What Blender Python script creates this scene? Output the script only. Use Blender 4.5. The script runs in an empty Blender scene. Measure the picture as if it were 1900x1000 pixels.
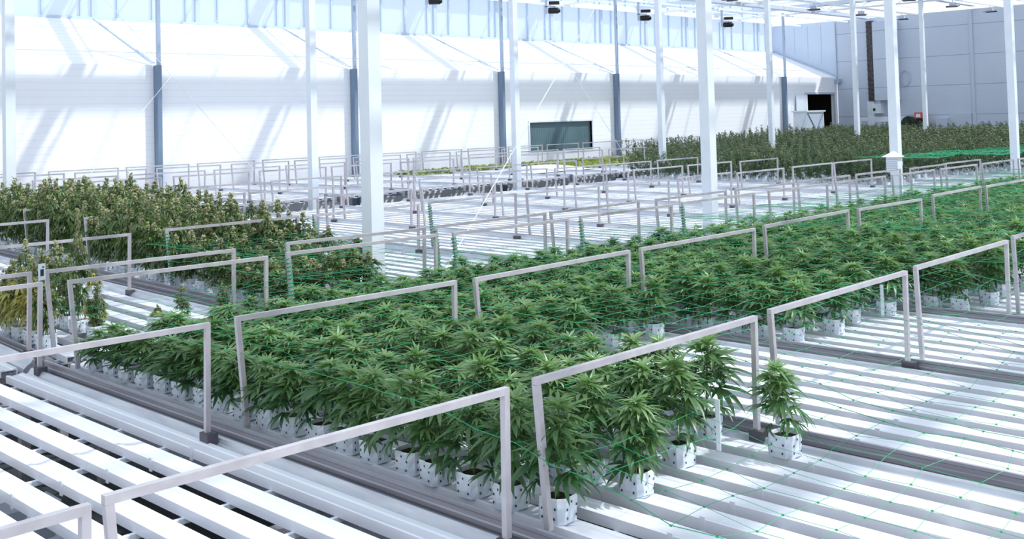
import bpy, math, random
import numpy as np
from mathutils import Vector, Matrix, Euler
random.seed(7)
rng = np.random.default_rng(7)
SC = bpy.context.scene
COL = SC.collection
PI = math.pi

# ------------------------------------------------------------------ camera
cam_d = bpy.data.cameras.new('camera')
cam = bpy.data.objects.new('camera', cam_d)
COL.objects.link(cam)
CY, CP, CR = 2.34262061, 0.0386683551, -0.0264738699
cf = Vector((math.cos(CP)*math.cos(CY), math.cos(CP)*math.sin(CY), math.sin(CP)))
cr = Vector((math.sin(CY), -math.cos(CY), 0))
cu = cr.cross(cf)
r2 = cr*math.cos(CR) + cu*math.sin(CR)
u2 = -cr*math.sin(CR) + cu*math.cos(CR)
mat = Matrix((r2, u2, -cf)).transposed().to_4x4()
mat.translation = Vector((5.17909924, -2.74401360, 1.65643172))
cam.matrix_world = mat
cam_d.sensor_fit = 'HORIZONTAL'
cam_d.sensor_width = 36
cam_d.lens = 1969.57*36/1900
cam_d.shift_y = -357.15/1900
cam_d.clip_end = 300
cam_d.clip_start = 0.05
SC.camera = cam

# ------------------------------------------------------------------ light
world = bpy.data.worlds.new('world'); SC.world = world
world.use_nodes = True
nt = world.node_tree
bg = nt.nodes['Background']
tc = nt.nodes.new('ShaderNodeTexCoord'); sep = nt.nodes.new('ShaderNodeSeparateXYZ')
mr = nt.nodes.new('ShaderNodeMapRange'); ramp = nt.nodes.new('ShaderNodeValToRGB')
nt.links.new(tc.outputs['Generated'], sep.inputs[0]); nt.links.new(sep.outputs[2], mr.inputs[0])
mr.inputs[1].default_value = -0.1; mr.inputs[2].default_value = 1.0
nt.links.new(mr.outputs[0], ramp.inputs[0])
ramp.color_ramp.elements[0].color = (0.93, 0.965, 1.0, 1)
ramp.color_ramp.elements[1].color = (0.78, 0.88, 1.0, 1)
nt.links.new(ramp.outputs[0], bg.inputs[0])
bg.inputs[1].default_value = 1.1
sun_d = bpy.data.lights.new('sun', 'SUN'); sun_d.energy = 3.5; sun_d.angle = math.radians(1.6)
sun_d.color = (1.0, 0.985, 0.96)
sun = bpy.data.objects.new('sun', sun_d); COL.objects.link(sun)
sd = Vector((1.0, 1.05, 1.9)).normalized()
sun.rotation_euler = sd.to_track_quat('Z', 'Y').to_euler()
sun.location = (0, 0, 12)
SC.view_settings.view_transform = 'Standard'
SC.view_settings.look = 'None'
SC.view_settings.gamma = 1
SC.view_settings.use_curve_mapping = False
SC.view_settings.exposure = 0.16
SC.cycles.max_bounces = 8
SC.cycles.transparent_max_bounces = 12

# ------------------------------------------------------------------ materials
def srgb(r, g, b):
    f = lambda c: (c/255/12.92) if c/255 <= 0.04045 else ((c/255+0.055)/1.055)**2.4
    return (f(r), f(g), f(b), 1)

def material(name, col, rough=0.5, metal=0.0, spec=0.5, noise=None, bump=None, wave=None, col2=None, scale=8.0, stretch=(1, 1, 1)):
    m = bpy.data.materials.new(name); m.use_nodes = True
    t = m.node_tree; p = t.nodes['Principled BSDF']
    p.inputs['Base Color'].default_value = col
    p.inputs['Roughness'].default_value = rough
    p.inputs['Metallic'].default_value = metal
    p.inputs['Specular IOR Level'].default_value = spec
    if col2 or bump or wave:
        c = t.nodes.new('ShaderNodeTexCoord'); mp = t.nodes.new('ShaderNodeMapping')
        mp.inputs['Scale'].default_value = stretch
        t.links.new(c.outputs['Object'], mp.inputs[0])
        n = t.nodes.new('ShaderNodeTexNoise'); n.inputs['Scale'].default_value = scale
        n.inputs['Detail'].default_value = 4
        t.links.new(mp.outputs[0], n.inputs['Vector'])
        if col2:
            mx = t.nodes.new('ShaderNodeMix'); mx.data_type = 'RGBA'
            mx.inputs[6].default_value = col; mx.inputs[7].default_value = col2
            r = t.nodes.new('ShaderNodeMapRange'); r.inputs[1].default_value = 0.35; r.inputs[2].default_value = 0.68
            t.links.new(n.outputs[0], r.inputs[0]); t.links.new(r.outputs[0], mx.inputs[0])
            t.links.new(mx.outputs[2], p.inputs['Base Color'])
        if bump:
            b = t.nodes.new('ShaderNodeBump'); b.inputs['Strength'].default_value = bump; b.inputs['Distance'].default_value = 0.01
            t.links.new(n.outputs[0], b.inputs['Height']); t.links.new(b.outputs[0], p.inputs['Normal'])
    return m

def add_lines(m, axis, period, width, col, strength=1.0):
    """thin panel joints across one object axis"""
    t = m.node_tree; p = t.nodes['Principled BSDF']
    c = t.nodes.new('ShaderNodeTexCoord'); s = t.nodes.new('ShaderNodeSeparateXYZ')
    t.links.new(c.outputs['Object'], s.inputs[0])
    md = t.nodes.new('ShaderNodeMath'); md.operation = 'PINGPONG'; md.inputs[1].default_value = period/2
    t.links.new(s.outputs[axis], md.inputs[0])
    lt = t.nodes.new('ShaderNodeMath'); lt.operation = 'LESS_THAN'; lt.inputs[1].default_value = width/2
    t.links.new(md.outputs[0], lt.inputs[0])
    ml = t.nodes.new('ShaderNodeMath'); ml.operation = 'MULTIPLY'; ml.inputs[1].default_value = strength
    t.links.new(lt.outputs[0], ml.inputs[0])
    mx = t.nodes.new('ShaderNodeMix'); mx.data_type = 'RGBA'
    src = p.inputs['Base Color']
    if src.is_linked:
        t.links.new(src.links[0].from_socket, mx.inputs[6])
    else:
        mx.inputs[6].default_value = src.default_value
    mx.inputs[7].default_value = col
    t.links.new(ml.outputs[0], mx.inputs[0]); t.links.new(mx.outputs[2], p.inputs['Base Color'])
    return m

def leaf_material(name, a, b, vein=0.0, trans=0.35, rough=0.37):
    m = bpy.data.materials.new(name); m.use_nodes = True
    t = m.node_tree; p = t.nodes['Principled BSDF']; out = t.nodes['Material Output']
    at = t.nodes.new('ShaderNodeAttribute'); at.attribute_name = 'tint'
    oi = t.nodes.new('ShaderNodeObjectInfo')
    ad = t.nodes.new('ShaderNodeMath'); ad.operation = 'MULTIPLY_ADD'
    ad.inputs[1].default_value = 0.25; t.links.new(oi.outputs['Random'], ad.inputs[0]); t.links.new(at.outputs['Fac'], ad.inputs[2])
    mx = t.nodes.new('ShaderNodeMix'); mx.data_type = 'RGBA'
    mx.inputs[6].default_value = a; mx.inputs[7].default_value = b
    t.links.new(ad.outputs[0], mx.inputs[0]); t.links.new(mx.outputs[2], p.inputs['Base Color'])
    p.inputs['Roughness'].default_value = rough; p.inputs['Specular IOR Level'].default_value = 0.7
    tr = t.nodes.new('ShaderNodeBsdfTranslucent')
    hs = t.nodes.new('ShaderNodeHueSaturation'); hs.inputs['Value'].default_value = 1.5; hs.inputs['Saturation'].default_value = 1.15
    t.links.new(mx.outputs[2], hs.inputs['Color']); t.links.new(hs.outputs[0], tr.inputs[0])
    ms = t.nodes.new('ShaderNodeMixShader'); ms.inputs[0].default_value = trans
    t.links.new(p.outputs[0], ms.inputs[1]); t.links.new(tr.outputs[0], ms.inputs[2]); t.links.new(ms.outputs[0], out.inputs[0])
    return m

def glass_material(name, tint, glossy=0.08, diffuse=0.0, dcol=(0.8, 0.9, 1, 1)):
    m = bpy.data.materials.new(name); m.use_nodes = True
    t = m.node_tree; out = t.nodes['Material Output']; t.nodes.remove(t.nodes['Principled BSDF'])
    tr = t.nodes.new('ShaderNodeBsdfTransparent'); tr.inputs[0].default_value = tint
    gl = t.nodes.new('ShaderNodeBsdfGlossy'); gl.inputs['Roughness'].default_value = 0.05
    ms = t.nodes.new('ShaderNodeMixShader'); ms.inputs[0].default_value = glossy
    t.links.new(tr.outputs[0], ms.inputs[1]); t.links.new(gl.outputs[0], ms.inputs[2])
    last = ms
    if diffuse:
        df = t.nodes.new('ShaderNodeBsdfDiffuse'); df.inputs[0].default_value = dcol
        tl = t.nodes.new('ShaderNodeBsdfTranslucent'); tl.inputs[0].default_value = dcol
        m0 = t.nodes.new('ShaderNodeMixShader'); m0.inputs[0].default_value = 0.5
        t.links.new(df.outputs[0], m0.inputs[1]); t.links.new(tl.outputs[0], m0.inputs[2])
        m1 = t.nodes.new('ShaderNodeMixShader'); m1.inputs[0].default_value = diffuse
        t.links.new(ms.outputs[0], m1.inputs[1]); t.links.new(m0.outputs[0], m1.inputs[2]); last = m1
    t.links.new(last.outputs[0], out.inputs[0])
    return m

M = {}
M['wall'] = add_lines(material('white_wall_panel', srgb(247, 248, 252), 0.55, col2=srgb(243, 245, 250), scale=0.7), 2, 0.16, 0.012, srgb(228, 233, 243), 0.8)
M['slope'] = add_lines(material('white_screen_cloth', srgb(249, 250, 252), 0.8), 0, 0.24, 0.02, srgb(222, 227, 238), 0.8)
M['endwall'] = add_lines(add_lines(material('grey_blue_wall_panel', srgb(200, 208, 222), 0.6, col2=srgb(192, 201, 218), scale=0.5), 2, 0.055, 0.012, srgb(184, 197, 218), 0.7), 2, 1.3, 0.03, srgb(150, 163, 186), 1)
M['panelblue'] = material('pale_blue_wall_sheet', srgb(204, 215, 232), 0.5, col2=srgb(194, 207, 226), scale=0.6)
M['white'] = material('white_paint', srgb(232, 238, 246), 0.4, col2=srgb(222, 230, 240), scale=3)
M['trough'] = material('white_coated_steel', srgb(233, 235, 243), 0.32, col2=srgb(224, 227, 238), scale=2, stretch=(0.4, 6, 1))
M['alu'] = material('brushed_aluminium', srgb(172, 172, 182), 0.5, 0.2, col2=srgb(150, 149, 160), scale=5, stretch=(0.3, 6, 6), bump=0.1)
M['rail_in'] = material('mill_aluminium', srgb(200, 204, 212), 0.38, 0.45, col2=srgb(176, 180, 190), scale=7, stretch=(0.5, 3, 3), bump=0.08)
M['galv'] = material('galvanised_tube', srgb(196, 192, 197), 0.42, 0.3, col2=srgb(176, 172, 178), scale=9, stretch=(1, 1, 1), bump=0.1)
M['post'] = material('galvanised_post', srgb(176, 190, 208), 0.5, 0.2, col2=srgb(158, 174, 194), scale=4, stretch=(1, 1, 0.2))
M['post_dark'] = material('dull_zinc_post', srgb(128, 146, 168), 0.55, 0.2, col2=srgb(112, 130, 152), scale=4, stretch=(1, 1, 0.2))
M['foot'] = material('dark_zinc_bracket', srgb(92, 90, 98), 0.5, 0.5)
M['floor'] = material('dark_concrete', srgb(64, 70, 76), 0.85, col2=srgb(44, 50, 56), scale=1.5)
M['black'] = material('black_plastic', srgb(14, 14, 18), 0.5)
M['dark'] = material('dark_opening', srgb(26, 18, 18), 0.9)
M['bag'] = material('white_grow_bag_film', srgb(226, 234, 244), 0.35, col2=srgb(208, 219, 234), scale=16, bump=0.7)
M['dot'] = material('black_print', srgb(38, 42, 56), 0.6)
M['soil'] = material('coco_soil', srgb(46, 40, 30), 0.95, col2=srgb(70, 66, 40), scale=60, bump=0.6)
M['stem'] = material('green_stem', srgb(96, 124, 62), 0.6)
M['leaf'] = leaf_material('young_green_leaf', srgb(42, 88, 52), srgb(128, 160, 104))
M['leaf_dark'] = leaf_material('flowering_leaf', srgb(26, 54, 34), srgb(84, 112, 60), trans=0.25)
M['leaf_flower'] = leaf_material('left_block_leaf', srgb(42, 72, 40), srgb(122, 146, 82), trans=0.28)
M['bud_pale'] = leaf_material('pale_flower_bud', srgb(66, 80, 50), srgb(160, 162, 120), trans=0.12, rough=0.7)
M['leaf_yellow'] = leaf_material('yellowing_leaf', srgb(74, 96, 46), srgb(196, 188, 112), trans=0.3)
M['leaf_low'] = leaf_material('low_crop_leaf', srgb(96, 128, 52), srgb(168, 176, 90), trans=0.3)
M['bud'] = leaf_material('flower_bud', srgb(44, 60, 42), srgb(122, 132, 96), trans=0.12, rough=0.7)
M['net'] = material('green_net_string', srgb(14, 150, 96), 0.5)
M['yellow'] = material('yellow_plastic', srgb(214, 176, 40), 0.45)
M['orange'] = material('orange_red_plastic', srgb(226, 78, 48), 0.5)
M['cable'] = material('cable_tray_mesh', srgb(58, 54, 58), 0.7, col2=srgb(96, 88, 86), scale=9)
M['grey'] = material('light_grey_plastic', srgb(190, 200, 214), 0.5)
M['winglass'] = add_lines(material('tinted_window_glass', srgb(96, 120, 128), 0.12, col2=srgb(82, 104, 112), scale=1), 1, 0.11, 0.014, srgb(126, 146, 150), 0.6)
M['glass'] = glass_material('roof_glass', (0.93, 0.97, 1.0, 1), 0.05)
M['sideglass'] = glass_material('diffusing_side_glass', (0.88, 0.94, 1.0, 1), 0.05, 0.55, srgb(228, 237, 248))
M['mull'] = material('grey_blue_mullion', srgb(190, 204, 222), 0.5)
M['beam'] = material('white_roof_steel', srgb(240, 243, 250), 0.5)
M['screen'] = material('folded_screen_cloth', srgb(206, 214, 228), 0.8)

# ------------------------------------------------------------------ mesh helpers
class MB:
    def __init__(s): s.v = []; s.f = []; s.m = []
    def add(s, vs, fs, mi=0):
        o = len(s.v); s.v += [tuple(v) for v in vs]; s.f += [tuple(i+o for i in f) for f in fs]; s.m += [mi]*len(fs); return s
    def box(s, x0, x1, y0, y1, z0, z1, mi=0):
        return s.add([(x0,y0,z0),(x1,y0,z0),(x1,y1,z0),(x0,y1,z0),(x0,y0,z1),(x1,y0,z1),(x1,y1,z1),(x0,y1,z1)],
                     [(0,3,2,1),(4,5,6,7),(0,1,5,4),(1,2,6,5),(2,3,7,6),(3,0,4,7)], mi)
    def bar(s, a, b, w, h=None, n=4, mi=0, up=(0,0,1), rot=PI/4):
        a = Vector(a); b = Vector(b); h = h or w
        d = (b-a).normalized(); up = Vector(up)
        if abs(d.dot(up)) > 0.98: up = Vector((0, 1, 0))
        x = d.cross(up).normalized(); y = x.cross(d)
        k = math.sqrt(2) if n == 4 else 1
        vs = []
        for p in (a, b):
            for i in range(n):
                t = rot + 2*PI*i/n if n == 4 else 2*PI*i/n
                vs.append(p + x*math.cos(t)*w/2*k + y*math.sin(t)*h/2*k)
        fs = [(i, (i+1) % n, n+(i+1) % n, n+i) for i in range(n)] + [tuple(range(n))[::-1], tuple(range(n, 2*n))]
        return s.add(vs, fs, mi)
    def tube(s, pts, r, n=6, mi=0):
        pts = [Vector(p) for p in pts]; vs = []; fs = []
        R = r if isinstance(r, (list, tuple)) else [r]*len(pts)
        for k, p in enumerate(pts):
            d = (pts[min(k+1, len(pts)-1)] - pts[max(k-1, 0)]).normalized()
            up = Vector((0, 0, 1)) if abs(d.z) < 0.9 else Vector((1, 0, 0))
            x = d.cross(up).normalized(); y = x.cross(d)
            for i in range(n):
                t = 2*PI*i/n; vs.append(p + (x*math.cos(t)+y*math.sin(t))*R[k])
        for k in range(len(pts)-1):
            for i in range(n):
                fs.append((k*n+i, k*n+(i+1) % n, (k+1)*n+(i+1) % n, (k+1)*n+i))
        fs += [tuple(range(n))[::-1], tuple(range((len(pts)-1)*n, len(pts)*n))]
        return s.add(vs, fs, mi)
    def extrude_x(s, prof, x0, x1, mi=0):
        n = len(prof)
        vs = [(x0, y, z) for y, z in prof] + [(x1, y, z) for y, z in prof]
        fs = [(i, n+i, n+(i+1) % n, (i+1) % n) for i in range(n)] + [tuple(range(n)), tuple(range(n, 2*n))[::-1]]
        return s.add(vs, fs, mi)
    def mesh(s, name, mats, smooth=False):
        me = bpy.data.meshes.new(name)
        me.from_pydata(s.v, [], s.f); 
        for m in (mats if isinstance(mats, (list, tuple)) else [mats]): me.materials.append(m)
        if any(s.m): me.polygons.foreach_set('material_index', s.m)
        if smooth: me.polygons.foreach_set('use_smooth', [True]*len(s.f))
        me.update(); return me
    def build(s, name, mats, parent=None, smooth=False, loc=None):
        return link(name, s.mesh(name, mats, smooth), parent, loc)

def link(name, data, parent=None, loc=None):
    o = bpy.data.objects.new(name, data); COL.objects.link(o)
    if parent: o.parent = parent
    if loc: o.location = loc
    return o
def tag(o, label=None, cat=None, group=None, kind=None):
    if label: o['label'] = label
    if cat: o['category'] = cat
    if group: o['group'] = group
    if kind: o['kind'] = kind
    return o
def struct(o): o['kind'] = 'structure'; return o
def empty(name, loc=(0, 0, 0), rz=0.0, label=None, cat=None, group=None):
    o = bpy.data.objects.new(name, None); COL.objects.link(o)
    o.location = loc; o.rotation_euler = (0, 0, rz); o.empty_display_size = 0.1
    return tag(o, label, cat, group)
ORD = ['first', 'second', 'third', 'fourth', 'fifth', 'sixth', 'seventh', 'eighth', 'ninth', 'tenth', 'eleventh', 'twelfth', 'thirteenth', 'fourteenth', 'fifteenth', 'sixteenth', 'seventeenth', 'eighteenth', 'nineteenth', 'twentieth', 'twenty-first', 'twenty-second', 'twenty-third', 'twenty-fourth', 'twenty-fifth', 'twenty-sixth', 'twenty-seventh', 'twenty-eighth', 'twenty-ninth', 'thirtieth'] + ['thirty-%s' % w for w in ('first', 'second', 'third', 'fourth', 'fifth', 'sixth', 'seventh', 'eighth', 'ninth')]

# ------------------------------------------------------------------ the building
FL = -0.78          # floor; bench tops are at z = 0
WX, UX = -18.86, -22.16
YE = 44.0
ZB, ZE, ZT = 3.166, 4.557, 6.9
YS = -8.0           # south end modelled

struct(MB().box(UX-1, 9, YS-2, YE+0.3, FL-0.2, FL).build('floor', M['floor']))
# side wall, lower part, with openings
w = MB()
def wall_rects(w, x0, x1, holes, y0, y1, z0, z1):
    ys = sorted({y0, y1, *[h[0] for h in holes], *[h[1] for h in holes]})
    for a, b in zip(ys[:-1], ys[1:]):
        segs = [(z0, z1)]
        for h in holes:
            if h[0] <= a and b <= h[1]:
                segs = [q for q in ((z0, h[2]), (h[3], z1)) if q[1]-q[0] > 1e-4]
        for c, d in segs: w.box(x0, x1, a, b, c, d)
WIN = (22.72, 25.9, 0.51, 1.49); DOOR = (41.0, 43.6, FL, 2.38)
wall_rects(w, WX-0.12, WX, [WIN, DOOR], YS, YE, FL, ZB)
struct(w.build('wall_left', M['wall']))
# sloping white screen above it
sl = MB(); ang = math.atan2(ZE-ZB, UX-WX)
sl.add([(WX, YS, ZB), (WX, YE, ZB), (UX, YE, ZE), (UX, YS, ZE), (WX-0.03, YS, ZB+0.06), (WX-0.03, YE, ZB+0.06), (UX-0.03, YE, ZE+0.0), (UX-0.03, YS, ZE+0.0)],
       [(3, 2, 1, 0)])
struct(sl.build('ceiling', M['slope'])); bpy.data.objects['ceiling'].name = 'trim_1'
tr1 = bpy.data.objects['trim_1']
# support ribs and struts of the sloping screen
rb = MB(); k = 0
for y in np.arange(3.71, 42, 5.87):
    rb.bar((WX, y, ZB+0.05), (UX, y, ZE+0.02), 0.05, 0.03)
struct(rb.build('trim_2', M['mull']))
# upper glazed wall: every pane and mullion belongs to the window band
g = MB().box(UX-0.03, UX-0.02, YS, YE, ZE, ZT)
wi = struct(g.build('window_2', M['sideglass']))
mu = MB()
for y in np.arange(YS+0.24, YE, 1.0):
    mu.box(UX-0.03, UX+0.04, y-0.025, y+0.025, ZE, ZT)
    if int(round(y)) % 3 == 0: mu.box(UX-0.03, UX+0.05, y+0.28, y+0.42, ZE, ZT)
mu.box(UX-0.03, UX+0.06, YS, YE, ZE-0.02, ZE+0.05)
mu.build('mullion', M['mull'], wi)
# end wall
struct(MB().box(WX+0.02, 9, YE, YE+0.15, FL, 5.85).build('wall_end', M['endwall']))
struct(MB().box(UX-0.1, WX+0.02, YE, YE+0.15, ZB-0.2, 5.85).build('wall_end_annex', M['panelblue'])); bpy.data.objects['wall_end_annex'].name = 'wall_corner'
tw = MB()
tw.box(WX-0.02, WX+0.04, YE-0.06, YE, ZB, 5.8)
tw.bar((WX, YE-0.06, ZB+0.04), (UX, YE-0.06, ZE+0.02), 0.06, 0.06)
tw.box(-12.6, -12.46, YE-0.05, YE, FL, 5.8)
for x in (-19.6, -20.3, -21.0): tw.box(x-0.01, x+0.01, YE-0.012, YE, ZB+0.35+(WX-x)*0.42, 5.7)
struct(tw.build('trim_3', M['grey']))
# window_1 in the side wall
wf = MB()
y0, y1, z0, z1 = WIN
for q in ((y0-.05, y1+.05, z1, z1+.06), (y0-.05, y1+.05, z0-.05, z0), (y0-.05, y0, z0, z1), (y1, y1+.05, z0, z1)):
    wf.box(WX-0.1, WX+0.03, *q)
wn = struct(wf.build('window_1', M['white']))
MB().box(WX-0.09, WX-0.07, y0, y1, z0, z1).build('pane', M['winglass'], wn)
# sliding door and dark opening in the side wall
dr = MB(); y0, y1, z0, z1 = DOOR
dr.box(WX, WX+0.06, y0-0.1, y1+0.12, z1, z1+0.09); dr.box(WX, WX+0.05, y1, y1+0.09, z0, z1); dr.box(WX, WX+0.05, y0-0.05, y0, z0, z1)
dn = struct(dr.build('door_1', M['grey']))
MB().box(WX+0.06, WX+0.10, y0-1.0, y0-0.02, z0, z1-0.02).build('sliding_leaf', M['white'], dn)
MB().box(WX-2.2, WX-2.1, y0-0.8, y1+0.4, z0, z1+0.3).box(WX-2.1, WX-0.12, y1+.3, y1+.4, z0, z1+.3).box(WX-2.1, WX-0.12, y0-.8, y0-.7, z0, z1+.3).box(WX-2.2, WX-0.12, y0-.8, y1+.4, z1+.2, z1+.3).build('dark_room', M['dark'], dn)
# white door in the end wall
dd = MB().box(-17.75, -16.95+0.5, YE-0.05, YE, FL, 1.25)
d2 = struct(dd.build('door_2', M['white']))
MB().box(-17.65, -16.55, YE-0.07, YE-0.05, FL+.05, 1.1).build('door_panel', M['grey'], d2)

# ---- columns
def column(x, y, s, z0, z1, name, matn, label, group, flange=True):
    t = empty(name, (x, y, z0), 0, label, 'column', group)
    MB().box(-s/2, s/2, -s/2, s/2, 0, z1-z0).build('shaft', M[matn], t)
    if flange:
        b = MB().box(-s*.95, s*.95, -s*.95, s*.95, 0, 0.02)
        for a in (-1, 1):
            for c in (-1, 1): b.tube([(a*s*.75, c*s*.75, 0.02), (a*s*.75, c*s*.75, 0.045)], 0.012)
        b.build('base_plate', M[matn], t)
    return t
for k in range(0, 5):
    column(-3.19, 3.83+5.9*k, 0.155, FL, 5.95, 'steel_column', 'white', 'white square steel column rising between the near and middle bench rows, %s from the left' % ORD[k], 'white columns between near and middle bench rows')
for k in range(0, 7):
    column(-12.35, 3.77+5.79*k, 0.15, FL, 5.95, 'steel_column', 'white', 'white square steel column standing behind the middle bench row, %s from the left' % ORD[k], 'white columns behind the middle bench row')
for k in range(0, 6):
    t = column(-18.70, 9.61+5.87*k, 0.085, FL, 5.95, 'wall_post', 'post', 'grey galvanised post in front of the white side wall, %s from the left' % ORD[k], 'grey posts along the side wall', False)
    MB().box(-0.15, 0.05, -0.055, 0.055, 0.0, 3.93).build('wall_bracket', M['post_dark'], t)

# ---- roof steel
rf = MB()
for x in (-20.6, -18.18, -16.0, -14.6, -10.9, -9.4, -7.9, -6.4, -4.9, -1.5, 0.2, 1.9, 3.6):
    rf.box(x-0.03, x+0.03, YS, YE-0.02, 5.72, 5.78)
    rf.box(x-0.02, x+0.02, YS, YE-0.02, 6.02, 6.06)
o = tag(struct(rf.build('trim_4', M['beam'])))
for i, x in enumerate((-22.0, -12.35, -3.19, 5.9)):
    struct(MB().box(x-0.12, x+0.12, YS, YE, 5.95, 6.12).build('gutter_beam', M['beam'])); bpy.data.objects['gutter_beam'].name = 'trim_%d' % (10+i)
# folded shade screen pack that runs along the wall bay
tag(MB().box(-17.24, -16.98, YS, YE-0.3, 5.78, 5.98).build('folded_screen', M['screen']), 'long folded white shade screen bundle along the wall bay under the roof', 'shade screen')
def truss(y):
    m = MB()
    x0, x1 = -22.0, 5.9
    m.bar((x0, y, 5.86), (x1, y, 5.86), 0.06, 0.06); m.bar((x0, y, 6.38), (x1, y, 6.38), 0.06, 0.06)
    n = 36; dx = (x1-x0)/n
    for i in range(n):
        a = x0+i*dx
        m.bar((a, y, 5.86 if i % 2 else 6.38), (a+dx, y, 6.38 if i % 2 else 5.86), 0.025, 0.025)
    # folded energy screen hanging beside the truss
    m.box(x0, x1, y-0.42, y-0.12, 6.05, 6.2, 1)
    return m
for k in range(-1, 7):
    y = 3.8+5.85*k
    o = truss(y).build('roof_truss', [M['beam'], M['screen']])
    tag(o, 'white lattice roof truss crossing the hall, %s from the left' % ORD[k+1], 'truss', 'lattice trusses under the roof')
# glass roof in shallow ridges with bars
gl = MB(); bars = MB()
for k in range(7):
    xa = -22.16+4.01*k; xm = xa+2.0; xb = xa+4.01
    for (p, q) in (((xa, 6.5), (xm, 7.25)), ((xm, 7.25), (xb, 6.5))):
        gl.add([(p[0], YS, p[1]), (q[0], YS, q[1]), (q[0], YE, q[1]), (p[0], YE, p[1])], [(0, 1, 2, 3)])
        for y in np.arange(YS, YE, 1.95):
            bars.bar((p[0], y, p[1]+.02), (q[0], y, q[1]+.02), 0.03, 0.04)
    bars.box(xm-0.03, xm+0.03, YS, YE, 7.22, 7.3); bars.box(xa-0.06, xa+0.06, YS, YE, 6.42, 6.5)
ro = struct(gl.build('ceiling', M['glass'])); bars.build('glazing_bar', M['beam'], ro)

# black circulation fans hanging under the roof by the side wall
def fan():
    t = empty('circulation_fan')
    n = 20; m = MB(); R = 0.1
    vs = []
    for y, r in ((-0.2, R*.85), (-0.17, R), (0.12, R), (0.17, R*.7), (.2, R*.5)):
        for i in range(n): vs.append((r*math.cos(2*PI*i/n), y, r*math.sin(2*PI*i/n)))
    fs = [(a*n+i, a*n+(i+1) % n, (a+1)*n+(i+1) % n, (a+1)*n+i) for a in range(4) for i in range(n)] + [tuple(range(4*n, 5*n))]
    m.add(vs, fs); m.build('housing', M['black'], t)
    b = MB()
    for i in range(5):
        a = 2*PI*i/5
        b.add([(0.02*math.cos(a), -.15, 0.02*math.sin(a)), (0.09*math.cos(a-.25), -.17, 0.09*math.sin(a-.25)), (0.09*math.cos(a+.3), -.13, 0.09*math.sin(a+.3)), (0.02*math.cos(a+.6), -.14, 0.02*math.sin(a+.6))], [(0, 1, 2, 3)])
    b.build('fan_blades', M['mull'], t)
    h = MB().box(-0.02, 0.02, -0.30, -0.22, -.1, 0.60).box(-.02, .02, -.3, .05, .12, .15).box(-.02, .02, -.02, .02, .09, .12)
    h.build('hanger', M['mull'], t)
    MB().box(-0.12, 0.12, -0.17, 0.17, 0.2, 0.3).build('ballast', M['black'], t)
    return t
f0 = fan()
def clone(root, loc, rz=0.0):
    r = root.copy(); COL.objects.link(r); r.location = loc; r.rotation_euler = (0, 0, rz)
    for ch in root.children:
        c = ch.copy(); COL.objects.link(c); c.parent = r
        for g2 in ch.children:
            d = g2.copy(); COL.objects.link(d); d.parent = c
    return r
for i, (y, z) in enumerate(((17.94, 5.14), (23.14, 5.14), (28.08, 5.14), (33.5, 5.14))):
    f = f0 if i == 0 else clone(f0, (0, 0, 0))
    f.location = (-18.0, y, z); f.rotation_euler = (0, 0, -0.8)
    tag(f, 'black round circulation fan hanging by the upper side wall, %s from the left' % ORD[i], 'fan', 'black circulation fans under the roof')

def lamp():
    t = empty('grow_lamp')
    MB().box(-.12, .12, -.07, .07, .0, .12).build('ballast', M['grey'], t)
    m = MB(); n = 8
    for x in (-.22, .22):
        for i in range(n+1):
            a = PI*i/n; m.v.append((x, .19*math.cos(a), .05*math.sin(a)-.05))
    for i in range(n): m.f.append((i, i+1, n+2+i, n+1+i)); m.m.append(0)
    m.build('reflector', M['foot'], t)
    MB().box(-.01, .01, -.01, .01, .12, .3).build('hanger', M['mull'], t)
    return t
lp0 = lamp(); first = True
for i, x in enumerate((-10.9, -7.9, -4.9, -14.6)):
    for j, y in enumerate((28.3, 34.1, 38.0, 41.8)):
        l = lp0 if first else clone(lp0, (0, 0, 0)); first = False
        l.location = (x, y, 5.50); l.rotation_euler = (0, 0, .3*((i+j) % 3))
        tag(l, 'dark grow lamp reflector, %s from the end wall under roof beam %s from right' % (ORD[3-j], ORD[(2, 1, 0, 3)[i]]), 'grow lamp', 'grow lamps under the roof beams')

# wire cross braces
def rod(a, b, label, r=0.0055):
    m = MB().tube([a, b], r, 6)
    for p, q in ((a, b), (b, a)):
        d = (Vector(q)-Vector(p)).normalized(); m.tube([Vector(p)+d*0.1, Vector(p)+d*0.35], r*2, 6)
    o = m.build('brace_rod', M['beam']); tag(o, label, 'brace rod', 'thin diagonal brace rods')
rod((-3.19, 4.7, 0.0), (-3.19, 9.6, 5.5), 'thin white brace rod rising from beside the first near column towards the second')
rod((-12.35, 20.3, -0.3), (-12.35, 15.5, 4.9), 'thin brace rod slanting down past the dark wall window to the benches')
rod((-12.35, 3.9, -0.4), (-12.35, 9.3, 5.6), 'thin brace rod leaning up to the right above the left flowering plants')
rod((-12.28, 9.3, -0.4), (-12.28, 3.9, 5.4), 'thin brace rod slanting down to the right above the left flowering plants')

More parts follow.
